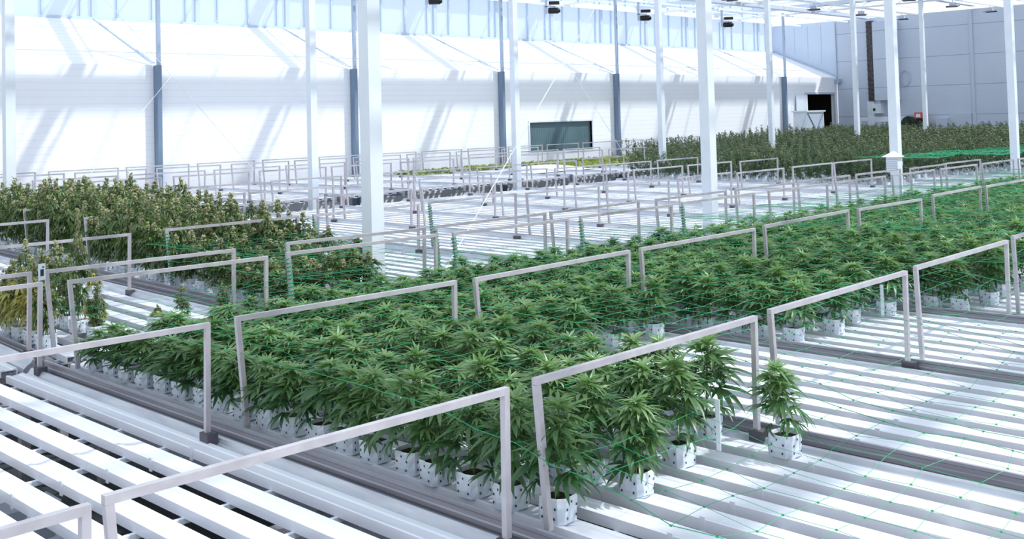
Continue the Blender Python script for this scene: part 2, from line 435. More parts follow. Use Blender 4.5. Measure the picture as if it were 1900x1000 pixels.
# ---- things along the end wall
# cabinet with pressed cross panels in front of the dark door
cb = empty('air_handling_cabinet', (-17.5, 39.3, FL), 0, 'white cube cabinet with pressed cross panels in front of the dark doorway', 'cabinet')
MB().box(-.64, 0, -0.75, 0.75, 0.75, 2.36).build('body', M['white'], cb)
MB().box(-.70, 0.06, -0.81, 0.81, 2.36, 2.42).build('lid', M['white'], cb)
MB().box(-.60, -.05, -.7, .7, 0, .75).build('plinth', M['white'], cb)
m = MB().box(0, .012, -.70, .70, .80, 2.32)
m.bar((.02, -.68, .82), (.02, .68, 2.30), .03, .03, mi=1); m.bar((.02, .68, .82), (.02, -.68, 2.30), .03, .03, mi=1)
m.add([(.016, -.60, .83), (.016, .60, .83), (.016, 0, 1.48)], [(0, 1, 2)], 1)
m.build('side_panel', [M['grey'], M['post_dark']], cb)
m = MB().bar((-.62, -.76, .82), (-.02, -.76, 2.30), .02, .02); m.bar((-.02, -.76, .82), (-.62, -.76, 2.30), .02, .02)
m.build('front_cross_brace', M['white'], cb)
# cable tray
ct = MB().box(-17.25, -16.95, YE-0.12, YE-0.005, 2.0, 5.7)
for z in np.arange(2.1, 5.7, 0.22): ct.box(-17.25, -16.95, YE-0.15, YE-0.12, z, z+0.05)
tag(ct.build('cable_tray', M['cable']), 'dark brown vertical cable tray on the grey end wall', 'cable tray')
tag(MB().box(-16.78, -15.75, YE-0.5, YE-.005, 2.02, 5.6).build('supply_duct', M['endwall']), 'pale square air duct beside the dark cable tray', 'duct')
t = empty('control_box', (-17.0, YE-0.2, 1.45), 0, 'small white electrical box with black switch below the cable tray', 'electrical box')
MB().box(-.02, .42, -.1, .2, -.02, .42).build('case', M['white'], t); MB().box(.04, .14, -.13, -.1, .1, .22).build('switch', M['black'], t)
t = empty('junction_cabinet', (-16.85, YE-0.3, 0.42), 0, 'larger grey electrical cabinet with round dial low on the end wall', 'electrical box')
MB().box(0, .75, -.1, .3, 0, .62).build('case', M['grey'], t); MB().tube([(.14, -.1, .2), (.14, -.14, .2)], .07, 12).build('dial', M['black'], t)
tag(MB().box(-17.35, -17.02, YE-0.08, YE-.005, FL, 1.99).box(-17.02, -15.6, YE-0.08, YE-.005, 1.05, 1.28).build('cable_duct', M['white']), 'white plastic cable duct running down and across the end wall', 'cable duct')
t = empty('hose_reel', (-15.35, YE-0.16, 0.95), 0, 'dark green hose reel on the end wall behind the flowering plants', 'hose reel')
MB().tube([(0, -.15, 0), (0, .15, 0)], .32, 18).build('drum', M['leaf_dark'], t)
MB().tube([(.0+.05*i, -.17, .32-.1*i) for i in range(6)], .03).build('hose', M['black'], t)
t = empty('signal_stand', (-14.75, YE-0.4, FL), 0, 'orange topped black stand with white panel by the end wall', 'stand')
MB().box(-.12, .12, -.12, .12, 0, 1.95).build('stand_post', M['black'], t)
MB().box(-.17, .17, -.2, .15, 1.95, 2.21).build('head', M['orange'], t); MB().box(-.1, .1, -.215, -.2, 2.0, 2.15).build('label_plate', M['white'], t)
tag(MB().box(-14.1, -13.6, YE-.3, YE-.005, .6, 1.15).box(-13.6, -12.65, YE-.05, YE-.005, .3, 1.35).build('wall_unit', M['grey']), 'pale grey wall units low on the end wall right of the orange stand', 'wall unit')
o = MB().tube([(-15.5+0.2*math.cos(a), YE-.06, 3.0+0.35*math.sin(a)) for a in np.linspace(0, 2*PI, 20)], 0.02)
tag(o.build('cable_coil', M['grey']), 'grey coiled cable hanging high on the end wall', 'cable')
tag(MB().box(WX-3.0, WX+.05, YE-.06, YE-.02, 3.05, 3.15).box(WX-.05, WX+.25, YE-.25, YE-.02, 2.9, 3.08).build('wall_bracket', M['post']), 'small dark bracket in the corner where the two walls meet', 'bracket')
# climate sensor box on third near column
t = empty('climate_sensor_box', (-3.0, 15.17, 0.54), 0, 'white slatted climate sensor box with a small roof on the third near column', 'sensor box')
MB().box(-.10, .10, -.13, .05, 0.0, .27).build('housing', M['white'], t)
MB().add([(-.16, -.19, .27), (.14, -.19, .27), (.14, .08, .27), (-.16, .08, .27), (0, -.05, .37)], [(3, 2, 1, 0), (0, 1, 4), (1, 2, 4), (2, 3, 4), (3, 0, 4)]).build('roof_cap', M['white'], t)
sl = MB()
for i in range(6): sl.box(-.105, .105, -.135, -.13, .03+i*.038, .045+i*.038)
sl.build('slat', M['grey'], t)
MB().box(-.1, -.04, .05, .40, .1, .16).build('mounting_arm', M['grey'], t)

# ------------------------------------------------------------------ benches
RAIL = [(0, .05), (.012, .052), (.022, .045), (.035, .025), (.058, .012), (.078, -.008), (.088, -.035), (.086, -.062), (.075, -.075), (.075, -.115), (0, -.115),
        (0, -.095), (.005, -.09), (.005, -.07), (0, -.065), (0, -.045), (.005, -.04), (.005, -.02), (0, -.015), (0, .005), (.005, .01), (.005, .03), (0, .035)]
MESH = {}
def bench_meshes(L):
    key = round(L, 2)
    if key in MESH: return MESH[key]
    d = {}
    d['rail'] = MB().extrude_x(RAIL, 0, L).mesh('side_rail', M['rail_in'])
    o = MB().extrude_x(RAIL, 0, L); d['rail'] = o.mesh('side_rail', [M['rail_in'], M['alu']])
    mi = [1 if (i >= 10 or i == 0) else 0 for i in range(len(RAIL))] + [1, 1]
    d['rail'].polygons.foreach_set('material_index', mi)
    h = .048
    prof = [(-.058, 0), (-.052, .002), (-.03, -.001), (-.022, -.006), (.022, -.006), (.03, -.001), (.052, .002), (.058, 0), (.058, -h), (.050, -h), (.050, -.010), (-.050, -.010), (-.050, -h), (-.058, -h)]
    tm = MB().extrude_x(prof, .03, L-.03)
    for q in (.36, .72): tm.box(L*q-.012, L*q+.012, -.064, -.057, -h-.008, .012)
    d['trough'] = tm.mesh('trough', M['trough'])
    b = MB(); n = max(2, int(L/0.47))
    for i in range(n):
        x = .2+(L-.4)*i/(n-1); b.box(x-.011, x+.011, .07, 1.66, -.072, -.048)
    d['cross'] = b.mesh('cross_bar', M['white'])
    b = MB()
    for x in (.35, L/2, L-.35):
        for y in (.25, 1.5):
            b.box(x-.03, x+.03, y-.03, y+.03, FL, -.12)
        b.box(x-.03, x+.03, .1, 1.65, -.16, -.115)
    b.box(.3, L-.3, .85, .91, -.2, -.15)
    d['frame'] = b.mesh('under_frame', M['galv'])
    MESH[key] = d; return d
TROUGH_Y = [.225+.2227*i for i in range(7)]
def bench(x0, x1, y0, z, label, group, dy=0.0, drop=0.0, width=1.73):
    """bench whose body starts at y0; bench width 1.76"""
    t = empty('rolling_bench', (x0, y0+dy, z), -math.atan2(dy, x1-x0), label, 'bench', group)
    d = bench_meshes(x1-x0)
    link('side_rail', d['rail'], t)
    r = link('side_rail', d['rail'], t, (x1-x0, width, -drop)); r.rotation_euler = (0, 0, PI)
    for y in TROUGH_Y: link('trough', d['trough'], t, (0, y, 0))
    link('cross_bar', d['cross'], t)
    if z == 0: link('under_frame', d['frame'], t)
    return t

A_Y = [-3.2, -1.389, .387, 2.190, 4.004, 5.828, 7.674] + [9.62+1.84*i for i in range(8)]
B_DY = lambda i: max(0.0, .6-.07*(i-1))
B_S = lambda i, x: B_DY(i)*(-2.62-x)/9.33      # how far a skewed bench has swung at x
B_Y = [-3.2, -1.36, .469, 2.53, 4.31, 6.09, 7.88] + [9.68+1.82*i for i in range(18)]
C_Y = [5.05+1.81*i for i in range(21)]
A_X = (-2.42, 4.6); B_X = (-11.95, -2.62); C_X = (-18.72, -12.62)
def stripped(y): return y-.08
for i, y in enumerate(A_Y):
    lb = {0: 'empty white trough bench in the very bottom left corner, nearest the camera', 1: 'empty white trough bench along the bottom left, in front of the green plants'}.get(i, 'near row white trough bench holding young green plants, %s right of the bare one' % ORD[i-2])
    bench(A_X[0], A_X[1], y-.08, 0, lb, 'near row rolling benches', 0, .035, 1.70)
for i, y in enumerate(B_Y):
    if i == 0: continue
    what = 'holding flowering plants' if (i in (1, 2, 3) or i >= 12) else 'standing empty'
    bench(B_X[0], B_X[1], y-.08, 0, 'middle row white trough bench %s, %s from the left edge' % (what, ORD[i-1]), 'middle row rolling benches', B_DY(i))
for i, y in enumerate(C_Y):
    bench(C_X[0], C_X[1], y-.08, .14, 'far row white trough bench by the side wall, %s from the left edge' % ORD[i], 'far row rolling benches')

# pipes and cable below the near benches
for i, (y, m_, r, z) in enumerate(((-1.0, 'alu', .04, -.5), (-.55, 'alu', .03, -.62), (-.1, 'alu', .03, -.6), (.12, 'alu', .045, -.6))):
    tag(MB().tube([(A_X[0]-6, y, z), (4.5, y, z)], r, 10).build('heating_pipe', M[m_]), 'grey heating pipe running under the bare near bench, %s from the left' % ORD[i], 'pipe', 'pipes under the near benches')
tag(MB().tube([(-1.9, -.75, -.3), (-1.5, -.62, -.22), (-1.0, -.6, -.22), (-.5, -.8, -.3), (-.1, -.95, -.45)], .03, 8, 0).build('hose', M['yellow']), 'yellow hose seen between the troughs of the bare near bench', 'hose')
for i, x in enumerate((-1.7, -1.3, -.9, -.2, .3)):
    tag(MB().box(x, x+.2, -.8+.1*(i % 3), -.5+.1*(i % 3), -.6, -.35).build('drain_tray', M['grey']), 'pale drain tray under the bare near bench, %s from the left wall side' % ORD[i], 'tray', 'drain trays under the bare bench')

# ------------------------------------------------------------------ hoops
T = .027
def hoop(p0, p1, z, h, label, group, lean=(0.05, 0.01), wrap=0):
    a = Vector((p0[0], p0[1], 0)); b = Vector((p1[0], p1[1], 0))
    d = (b-a); L = d.length; rz = math.atan2(-d.x, d.y)
    t = empty('support_hoop', (a.x, a.y, z), rz, label, 'support hoop', group)
    key = ('hoop', round(L, 1), round(h, 2))
    MB().bar((0, -T/2, h-T/2), (0, L+T/2, h-T/2), T, T).build('crossbar', M['galv'], t)
    MB().bar((0, lean[0], 0), (0, 0, h-T), T, T, up=(0, 1, 0)).build('leg', M['galv'], t)
    MB().bar((0, L-lean[1], -.03), (0, L, h-T), T, T, up=(0, 1, 0)).build('leg', M['galv'], t)
    MB().box(-.03, .055, L-lean[1]-.028, L-lean[1]+.035, -.06, .045).build('foot_bracket', M['foot'], t)
    if wrap:
        for (y, r) in ((0, wrap),):
            pts = []
            for i in range(90):
                q = i/89; a_ = q*2*PI*16
                pts.append((.028*math.cos(a_), lean[0]*(1-q)+.028*math.sin(a_), .05+q*(h-.1)))
            MB().tube(pts, .005, 4).build('net_wrap', M['net'], t)
    return t
H = .616
def near(i, j): return
L1 = [(-0.02,-1.43,0.04,0.17),(0.01,0.37,0.06,1.93),(0.09,2.09,0.05,3.76),(0.05,3.92,0.04,5.59),(-0.01,5.85,-0.07,7.59),(-0.03,7.75,0.00,9.22),(-0.10,9.79,-0.15,11.4)]
L2 = [(2.22,-3.2,2.22,-1.45),(2.19,-1.37,2.24,0.19),(2.23,0.38,2.23,2.01),(2.20,2.22,2.19,3.88),(2.16,4.11,2.14,5.80),(2.09,6.09,2.07,7.75)]
LB = [(-2.36,-1.38,-2.29,0.23),(-2.21,0.40,-2.14,1.93),(-2.20,2.17,-2.16,3.74),(-2.11,3.92,-2.06,5.45),(-2.12,5.73,-2.10,7.31),(-2.16,7.61,-2.20,9.25)]
LA = [(-2.88,-1.28,-2.91,0.40),(-2.90,0.52,-2.82,2.05),(-2.84,2.60,-2.70,4.07),(-2.74,4.25,-2.72,5.83),(-2.74,5.95,-2.76,7.55)]
names = {'L1': 'over the middle of the', 'L2': 'over the camera side of the', 'LB': 'over the far end of the'}
for nm, L in (('L1', L1), ('L2', L2), ('LB', LB)):
    off = 0 if nm == 'L2' else 1
    for i, q in enumerate(L):
        hoop(q[:2], q[2:], 0, H, 'square steel hoop %s %s near row bench from left' % (names[nm], ORD[i+off]), 'hoops on the near row benches', wrap=1 if (nm == 'LB' and i >= 2) else 0)
for nm, xx, n0 in (('L1', -.1, 7), ('LB', -2.2, 6), ('L2', 2.15, 6)):
    for i in range(n0, 12 if nm != 'L2' else 7):
        y = A_Y[i+1 if nm != 'L2' else i]
        hoop((xx, y), (xx, y+1.58), 0, H, 'square steel hoop %s %s near row bench from left' % (names[nm], ORD[i+(0 if nm == 'L2' else 1)]), 'hoops on the near row benches')
pos = ['at the camera end of the', 'second from the camera on the', 'in the middle of the', 'second from the wall on the', 'at the wall end of the']
for i in range(1, len(B_Y)-6):   # hoop rows
    for j, x in enumerate((-2.78, -5.03, -7.3, -9.4, -11.65)):
        y = B_Y[i]
        if j == 0 and i-1 < len(LA): q = LA[i-1]; a, b = q[:2], q[2:]
        else:
            dx, dy = random.uniform(-.06, .06), random.uniform(-.03, .03)
            dy += B_S(i, x); a, b = (x+dx, y+dy), (x+dx*.5, y+1.58+dy)
        if i >= 12 and (j > 0 or i < 15): continue
        hoop(a, b, 0, H+random.uniform(-.012, .012) if j else H, 'steel hoop %s %s middle row bench from left' % (pos[j], ORD[i-1]), 'hoops on the middle row benches', wrap=1 if (j == 1 and 3 <= i <= 5) or (j == 0 and i == 4) else 0)
posc = ['at the near end of the', 'second from the near end of the', 'second from the wall on the', 'at the wall end of the']
for i, y in enumerate(C_Y[:18]):
    for j, x in enumerate((-12.95, -14.6, -17.0, -18.5)):
        if i >= 9 and j < 3: continue
        dy = random.uniform(-.05, .05)
        hoop((x, y+dy), (x, y+1.58+dy), .14, H, 'thin steel hoop %s %s far row bench from left' % (posc[j], ORD[i]), 'hoops on the far row benches')

# ------------------------------------------------------------------ plants (numpy geometry)
class NB:
    """numpy mesh batches with a per-point tint"""
    def __init__(s): s.V = []; s.Q = []; s.T = []; s.t = []; s.n = 0
    def add(s, v, quads=None, tris=None, tint=0.0):
        v = np.asarray(v, float); s.V.append(v)
        if quads is not None and len(quads): s.Q.append(np.asarray(quads)+s.n)
        if tris is not None and len(tris): s.T.append(np.asarray(tris)+s.n)
        s.t.append(np.full(len(v), tint) if np.isscalar(tint) else np.asarray(tint)); s.n += len(v)
    def arrays(s):
        V = np.concatenate(s.V) if s.V else np.zeros((0, 3))
        Q = np.concatenate(s.Q) if s.Q else np.zeros((0, 4), int)
        T_ = np.concatenate(s.T) if s.T else np.zeros((0, 3), int)
        t = np.concatenate(s.t) if s.t else np.zeros(0)
        return V, Q, T_, t
def np_mesh(name, arr, mat, smooth=True, mats=None, mi=None):
    V, Q, T_, t = arr
    me = bpy.data.meshes.new(name)
    me.vertices.add(len(V)); me.vertices.foreach_set('co', V.astype(np.float32).ravel())
    nl = len(Q)*4+len(T_)*3; me.loops.add(nl)
    me.loops.foreach_set('vertex_index', np.concatenate([Q.ravel(), T_.ravel()]).astype(np.int32))
    me.polygons.add(len(Q)+len(T_))
    st = np.concatenate([np.arange(len(Q))*4, len(Q)*4+np.arange(len(T_))*3]).astype(np.int32)
    me.polygons.foreach_set('loop_start', st)
    me.polygons.foreach_set('loop_total', np.concatenate([np.full(len(Q), 4), np.full(len(T_), 3)]).astype(np.int32))
    if mats:
        for m in mats: me.materials.append(m)
        me.polygons.foreach_set('material_index', mi.astype(np.int32))
    else: me.materials.append(mat)
    if smooth: me.polygons.foreach_set('use_smooth', np.ones(len(Q)+len(T_), bool))
    a = me.attributes.new('tint', 'FLOAT', 'POINT'); a.data.foreach_set('value', t.astype(np.float32))
    me.update(calc_edges=True); me.validate(); return me

def leaflet(L, W, droop, seg):
    """a blade along +x, folded along the midrib, bending down"""
    s = np.linspace(0, 1, seg+1)
    prof = np.interp(s, [0, .12, .35, .6, .85, 1], [.12, .5, 1, .85, .4, .03])
    ang = -droop*s
    x = np.concatenate([[0], np.cumsum(np.cos((ang[1:]+ang[:-1])/2))])/seg*L
    z = np.concatenate([[0], np.cumsum(np.sin((ang[1:]+ang[:-1])/2))])/seg*L
    hw = prof*W/2
    v = np.zeros((3*(seg+1), 3))
    v[0::3] = np.c_[x, -hw, z+hw*.45]; v[1::3] = np.c_[x, 0*x, z]; v[2::3] = np.c_[x, hw, z+hw*.45]
    q = []
    for i in range(seg):
        a = 3*i; q += [(a, a+1, a+4, a+3), (a+1, a+2, a+5, a+4)]
    return v, np.array(q)
def rotz(a): c, s = math.cos(a), math.sin(a); return np.array([[c, -s, 0], [s, c, 0], [0, 0, 1.]])
def roty(a): c, s = math.cos(a), math.sin(a); return np.array([[c, 0, s], [0, 1, 0], [-s, 0, c]])
def rotx(a): c, s = math.cos(a), math.sin(a); return np.array([[1, 0, 0], [0, c, -s], [0, s, c]])
def fan_leaf(nb, pos, az, elev, size, n=7, seg=4, tint=.3, wid=.17, droop=.8):
    """palmate leaf: pos of its heart, az/elev of its axis"""
    A = {7: (0, .42, -.42, .9, -.9, 1.55, -1.55), 5: (0, .5, -.5, 1.1, -1.1), 3: (0, .6, -.6)}[n]
    S = {7: (1, .93, .93, .74, .74, .42, .42), 5: (1, .86, .86, .55, .55), 3: (1, .75, .75)}[n]
    R = rotz(az) @ roty(-elev) @ rotx(rng.normal(0, .25))
    for a, s_ in zip(A, S):
        v, q = leaflet(size*s_, size*wid*(.6+.4*s_), droop*rng.uniform(.6, 1.4), seg)
        v = v @ (roty(rng.normal(.0, .12)).T) @ rotz(a+rng.normal(0, .06)).T @ R.T + pos
        nb.add(v, q, tint=np.clip(tint+rng.normal(0, .06), 0, 1))
def stick(nb, a, b, r, tint=.3):
    a = np.asarray(a, float); b = np.asarray(b, float); d = b-a; d /= np.linalg.norm(d)+1e-9
    u = np.cross(d, [0, 0, 1.] if abs(d[2]) < .9 else [1., 0, 0]); u /= np.linalg.norm(u); w = np.cross(u, d)
    vs = [p+(u*math.cos(t)+w*math.sin(t))*r for p in (a, b) for t in (0, 2.09, 4.19)]
    nb.add(vs, [(0, 1, 4, 3), (1, 2, 5, 4), (2, 0, 3, 5)], tint=tint)

def young_plant(seed, detail=2):
    global rng
    rng = np.random.default_rng(seed)
    fol = NB(); st = NB()
    H_ = rng.uniform(.29, .35); z0 = .085; r0 = rng.uniform(0, PI)
    seg = 4 if detail == 2 else 3 if detail == 1 else 2
    nl = 7 if detail == 2 else 5
    nodes = 8 if detail == 2 else 7 if detail == 1 else 5
    lean = rng.normal(0, .02, 2); pt = lambda q: np.array([lean[0]*q, lean[1]*q, z0+H_*q])
    for i in range(5): stick(st, pt(i/5), pt((i+1)/5), .005-.0006*i)
    for i in range(nodes):
        q = .13+.82*i/(nodes-1); az0 = r0+i*1.57+rng.normal(0, .2)
        ls = np.interp(q, [.1, .45, .8, 1], [.11, .165, .14, .085])
        for sd_ in (0, PI):
            az = az0+sd_+rng.normal(0, .25)
            pe = np.interp(q, [0, .6, 1], [.25, .6, 1.1]); pl = np.interp(q, [0, .5, 1], [.07, .065, .02])
            tip = pt(q)+pl*np.array([math.cos(az)*math.cos(pe), math.sin(az)*math.cos(pe), math.sin(pe)])
            if detail: stick(st, pt(q), tip, .0016)
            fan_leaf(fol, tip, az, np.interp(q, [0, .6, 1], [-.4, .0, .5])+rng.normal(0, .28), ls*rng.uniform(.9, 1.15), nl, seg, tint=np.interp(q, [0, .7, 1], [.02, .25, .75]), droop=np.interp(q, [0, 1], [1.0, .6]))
            # side shoot
            if .15 < q < .85 and (detail or i % 2 == 0):
                bl = rng.uniform(.07, .12)*(1.15-q*.6); e2 = rng.uniform(.7, 1.1)
                bt = pt(q)+bl*np.array([math.cos(az+.3)*math.cos(e2), math.sin(az+.3)*math.cos(e2), math.sin(e2)])
                if detail: stick(st, pt(q), bt, .0018)
                for j in range(4 if detail == 2 else 3):
                    a3 = az+j*1.9+rng.normal(0, .3)
                    fan_leaf(fol, bt-np.array([0, 0, .012*j]), a3, rng.uniform(-.2, .6), ls*rng.uniform(.45, .75), 5 if detail == 2 else 3, max(2, seg-1), tint=.3+.4*q, droop=.7)
    for j in range(7 if detail else 4):
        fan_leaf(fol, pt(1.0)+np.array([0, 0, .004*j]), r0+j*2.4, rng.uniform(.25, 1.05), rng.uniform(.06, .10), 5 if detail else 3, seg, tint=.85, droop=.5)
    return fol, st

OCT = np.array([(1, 0, 0), (-1, 0, 0), (0, 1, 0), (0, -1, 0), (0, 0, 1.3), (0, 0, -1)])
OCF = np.array([(0, 2, 4), (2, 1, 4), (1, 3, 4), (3, 0, 4), (2, 0, 5), (1, 2, 5), (3, 1, 5), (0, 3, 5)])
def cola(bud, fol, top, L, R, n, leaves, bt=.5):
    for i in range(n):
        q = rng.uniform(0, 1); r = R*math.sqrt(max(0.02, math.sin(PI*min(1, (1-q)*.72+.22))))*rng.uniform(.45, 1.0)*(1.05-q*.55)
        a = rng.uniform(0, 2*PI); s = R*rng.uniform(.28, .5)
        c = top+np.array([r*math.cos(a), r*math.sin(a), -L+L*q])
        Rm = rotz(rng.uniform(0, 6)) @ rotx(rng.normal(0, .5))
        bud.add((OCT*s) @ Rm.T + c, tris=OCF, tint=np.clip(bt+.4*q+rng.normal(0, .18), 0, 1))
    for i in range(leaves):
        q = rng.uniform(0, 1); a = rng.uniform(0, 2*PI)
        v, qd = leaflet(R*rng.uniform(1.2, 2.2), R*.3, .5, 2)
        v = v @ roty(-rng.uniform(.1, 1.0)).T @ rotz(a).T + top+np.array([R*.5*math.cos(a), R*.5*math.sin(a), -L+L*q*.95])
        fol.add(v, qd, tint=rng.uniform(.3, .9))
def flowering_plant(seed, detail=2, H_=.80, spread=.10, leaf_tint=.15):
    global rng
    rng = np.random.default_rng(seed)
    fol = NB(); st = NB(); bud = NB()
    H_ = H_*rng.uniform(.86, 1.1); z0 = .085; r0 = rng.uniform(0, 6)
    stick(st, (0, 0, z0), (0, 0, H_*.9), .006)
    nb_ = 6 if detail == 2 else 4 if detail == 1 else 2
    tops = [(np.array([0, 0, H_]), .15, .038)]
    for i in range(nb_):
        a = r0+i*2.4; rr = rng.uniform(.5, 1.2)*spread
        tops.append((np.array([rr*math.cos(a), rr*math.sin(a), H_*rng.uniform(.55, .93)]), rng.uniform(.08, .13), rng.uniform(.026, .036)))
    for tp, L, R in tops:
        if detail: stick(st, (0, 0, max(z0, tp[2]-.3)), tp-np.array([0, 0, .05]), .003)
        cola(bud, fol, tp, L, R*(1.0 if detail else 1.35), 34 if detail == 2 else 12 if detail == 1 else 7, 14 if detail == 2 else 5 if detail == 1 else 3)
        for j in range(7 if detail == 2 else 5 if detail == 1 else 2):
            a = rng.uniform(0, 6.28); zz = tp[2]-L*.5-rng.uniform(0, .15)
            fan_leaf(fol, np.array([tp[0]+.03*math.cos(a), tp[1]+.03*math.sin(a), zz]), a, rng.uniform(-.5, .4), rng.uniform(.08, .13), 5 if detail == 2 else 3, 3 if detail == 2 else 2, tint=leaf_tint+rng.uniform(0, .35), droop=1.0, wid=.2 if detail else .32)
    for j in range(30 if detail == 2 else 22 if detail == 1 else 10):
        a = rng.uniform(0, 6.28); zz = rng.uniform(.16, H_*.72); r = rng.uniform(.03, .09)
        fan_leaf(fol, np.array([r*math.cos(a), r*math.sin(a), zz]), a, rng.uniform(-.7, .2), rng.uniform(.10, .16), 5 if detail else 3, 3 if detail == 2 else 2, tint=leaf_tint*.5+rng.uniform(0, .2), droop=1.1, wid=.18 if detail else .34)
    return fol, st, bud

# grow bag
def bag_mesh():
    m = MB(); n = 16; W = .068
    def ring(z, k, j):
        vs = []
        for i in range(n):
            a = 2*PI*(i+.5)/n; c, s = math.cos(a), math.sin(a)
            r = k*W/max(abs(c), abs(s))**.82*(1+j*math.sin(i*2.7+z*60)*.035)
            vs.append((r*c, r*s, z))
        return vs
    rings = [ring(0, .96, 0), ring(.03, 1.0, 1), ring(.065, 1.0, 1), ring(.098, 1.0, 1), ring(.106, .97, 1.5), ring(.098, .92, 1), ring(.088, .88, 0)]
    for k, r in enumerate(rings):
        m.v += r
    for k in range(len(rings)-1):
        for i in range(n):
            m.f.append((k*n+i, k*n+(i+1) % n, (k+1)*n+(i+1) % n, (k+1)*n+i)); m.m.append(0)
    m.f.append(tuple(range(n))[::-1]); m.m.append(0)
    m.f.append(tuple(range((len(rings)-1)*n, len(rings)*n))); m.m.append(2)
    for a in range(4):
        for (u, z) in ((-.03, .025), (.03, .025), (-.03, .06), (.035, .065), (0, .085)):
            c, s = math.cos(a*PI/2), math.sin(a*PI/2); d = W*1.035
            p = [(d, u-.004, z-.005), (d, u+.004, z-.005), (d, u+.004, z+.005), (d, u-.004, z+.005)]
            m.add([(c*x-s*y, s*x+c*y, zz) for x, y, zz in p], [(0, 1, 2, 3)], 1)
    return m.mesh('grow_bag', [M['bag'], M['dot'], M['soil']])
BAG = bag_mesh()
YOUNG = []
for i in range(7):
    f, s = young_plant(100+i, 2)
    YOUNG.append((np_mesh('foliage', f.arrays(), M['leaf']), np_mesh('stem', s.arrays(), M['stem'])))
FLOW = []
for i in range(6):
    f, s, b = flowering_plant(300+i, 2)
    FLOW.append((np_mesh('foliage', f.arrays(), M['leaf_flower']), np_mesh('stem', s.arrays(), M['stem']), np_mesh('flower_buds', b.arrays(), M['bud_pale'])))
YEL = []
for i in range(3):
    f, s, b = flowering_plant(500+i, 2, H_=.52, spread=.1, leaf_tint=.5)
    YEL.append((np_mesh('foliage', f.arrays(), M['leaf_yellow']), np_mesh('stem', s.arrays(), M['stem']), np_mesh('flower_buds', b.arrays(), M['bud'])))

def merged(parts):
    """one mesh from several NB / MB pieces with their own materials"""
    V, Q, T_, t, mq, mt, n = [], [], [], [], [], [], 0
    for k, (v, q, tr, tt) in enumerate(parts):
        V.append(v); t.append(tt)
        if len(q): Q.append(q+n); mq += [k]*len(q)
        if len(tr): T_.append(tr+n); mt += [k]*len(tr)
        n += len(v)
    Q = np.concatenate(Q) if Q else np.zeros((0, 4), int); T_ = np.concatenate(T_) if T_ else np.zeros((0, 3), int)
    return (np.concatenate(V), Q, T_, np.concatenate(t)), np.array(mq+mt)
def box_arr(w, h):
    v = np.array([(x*w, y*w, z*h) for z in (0, 1) for x, y in ((-1, -1), (1, -1), (1, 1), (-1, 1))], float)
    q = np.array([(0, 1, 5, 4), (1, 2, 6, 5), (2, 3, 7, 6), (3, 0, 4, 7)]); 
    return v, q, np.zeros((0, 3), int), np.zeros(8)
def soil_arr(w, h):
    v = np.array([(-w, -w, h), (w, -w, h), (w, w, h), (-w, w, h)], float)
    return v, np.array([(0, 1, 2, 3)]), np.zeros((0, 3), int), np.zeros(4)
def mass(name, variants, mats, places):
    """the crowd beyond those built singly, as one object"""
    V, Q, T_, t, mi_q, mi_t, n = [], [], [], [], [], [], 0
    for (x, y, z, rz, sc) in places:
        (v, q, tr, tt), mi = variants[random.randrange(len(variants))]
        R = rotz(rz); vv = (v*(sc if not isinstance(sc, tuple) else np.array(sc))) @ R.T + np.array([x, y, z])
        V.append(vv); Q.append(q+n); T_.append(tr+n); t.append(np.clip(tt+random.uniform(-.1, .15), 0, 1)); mi_q.append(mi[:len(q)]); mi_t.append(mi[len(q):]); n += len(v)
    arr = (np.concatenate(V), np.concatenate(Q), np.concatenate(T_), np.concatenate(t))
    me = np_mesh(name, arr, None, True, mats, np.concatenate(mi_q+mi_t))
    return link(name, me)

cpos = np.array([5.179, -2.744, 1.656])
def dist(p): return float(np.linalg.norm(np.array(p[:3])-cpos))
ROWS = (.225, .225+.2227*2, .225+.2227*4, .225+.2227*6)     # every second trough
def in_frame(x, y, z):
    d = Vector((x, y, z))-Vector(cpos); w_ = d.dot(cf)
    if w_ < .5: return False
    u = 950+1969.57*d.dot(r2)/w_; v = 500-357.15-1969.57*d.dot(u2)/w_
    return -40 < u < 1940 and -40 < v < 1040

# ---- young plants on the near row
ends = {2: 2.45, 3: .55, 4: 1.5, 5: 2.0}
young = []
for i in range(2, len(A_Y)):
    xe = ends.get(i, 1.6)
    for j, ry in enumerate(ROWS):
        e = xe - (0.0, .02, 0.05, .0)[j]
        for x in np.arange(A_X[0]+.13+.05*(j % 2), e-.08, .235):
            young.append((x+random.uniform(-.02, .02), A_Y[i]-.08+ry+random.uniform(-.015, .015), .001, i, j))
        if i > 2: young[-1] = young[-1]
young = [p for p in young if not (p[3] == 2 and p[4] < 3 and p[0] < -2.1)]
last = {}
for p in young:
    if p[3] == 2 and (p[4] not in last or p[0] > last[p[4]][0]): last[p[4]] = p
young = [p for p in young if in_frame(p[0], p[1], .3)]
young.append((2.47, 1.86, .001, 2, 9))
young = [p for p in young if not (p[3] == 2 and p[4] == 3 and p[0] > 2.2)]
young.sort(key=dist)
single, crowd = young[:300], young[300:]
xs = lambda x: float(np.interp(x, [-2.3, -.8, .6, 2.0], [.66, .74, .9, 1.0]))
rowname = ['front row', 'second row', 'third row', 'back row']
order = {}
for p in sorted(young, key=lambda q: -q[0]):
    k = (p[3], p[4]); order[p] = sum(1 for q in order if (q[3], q[4]) == k)
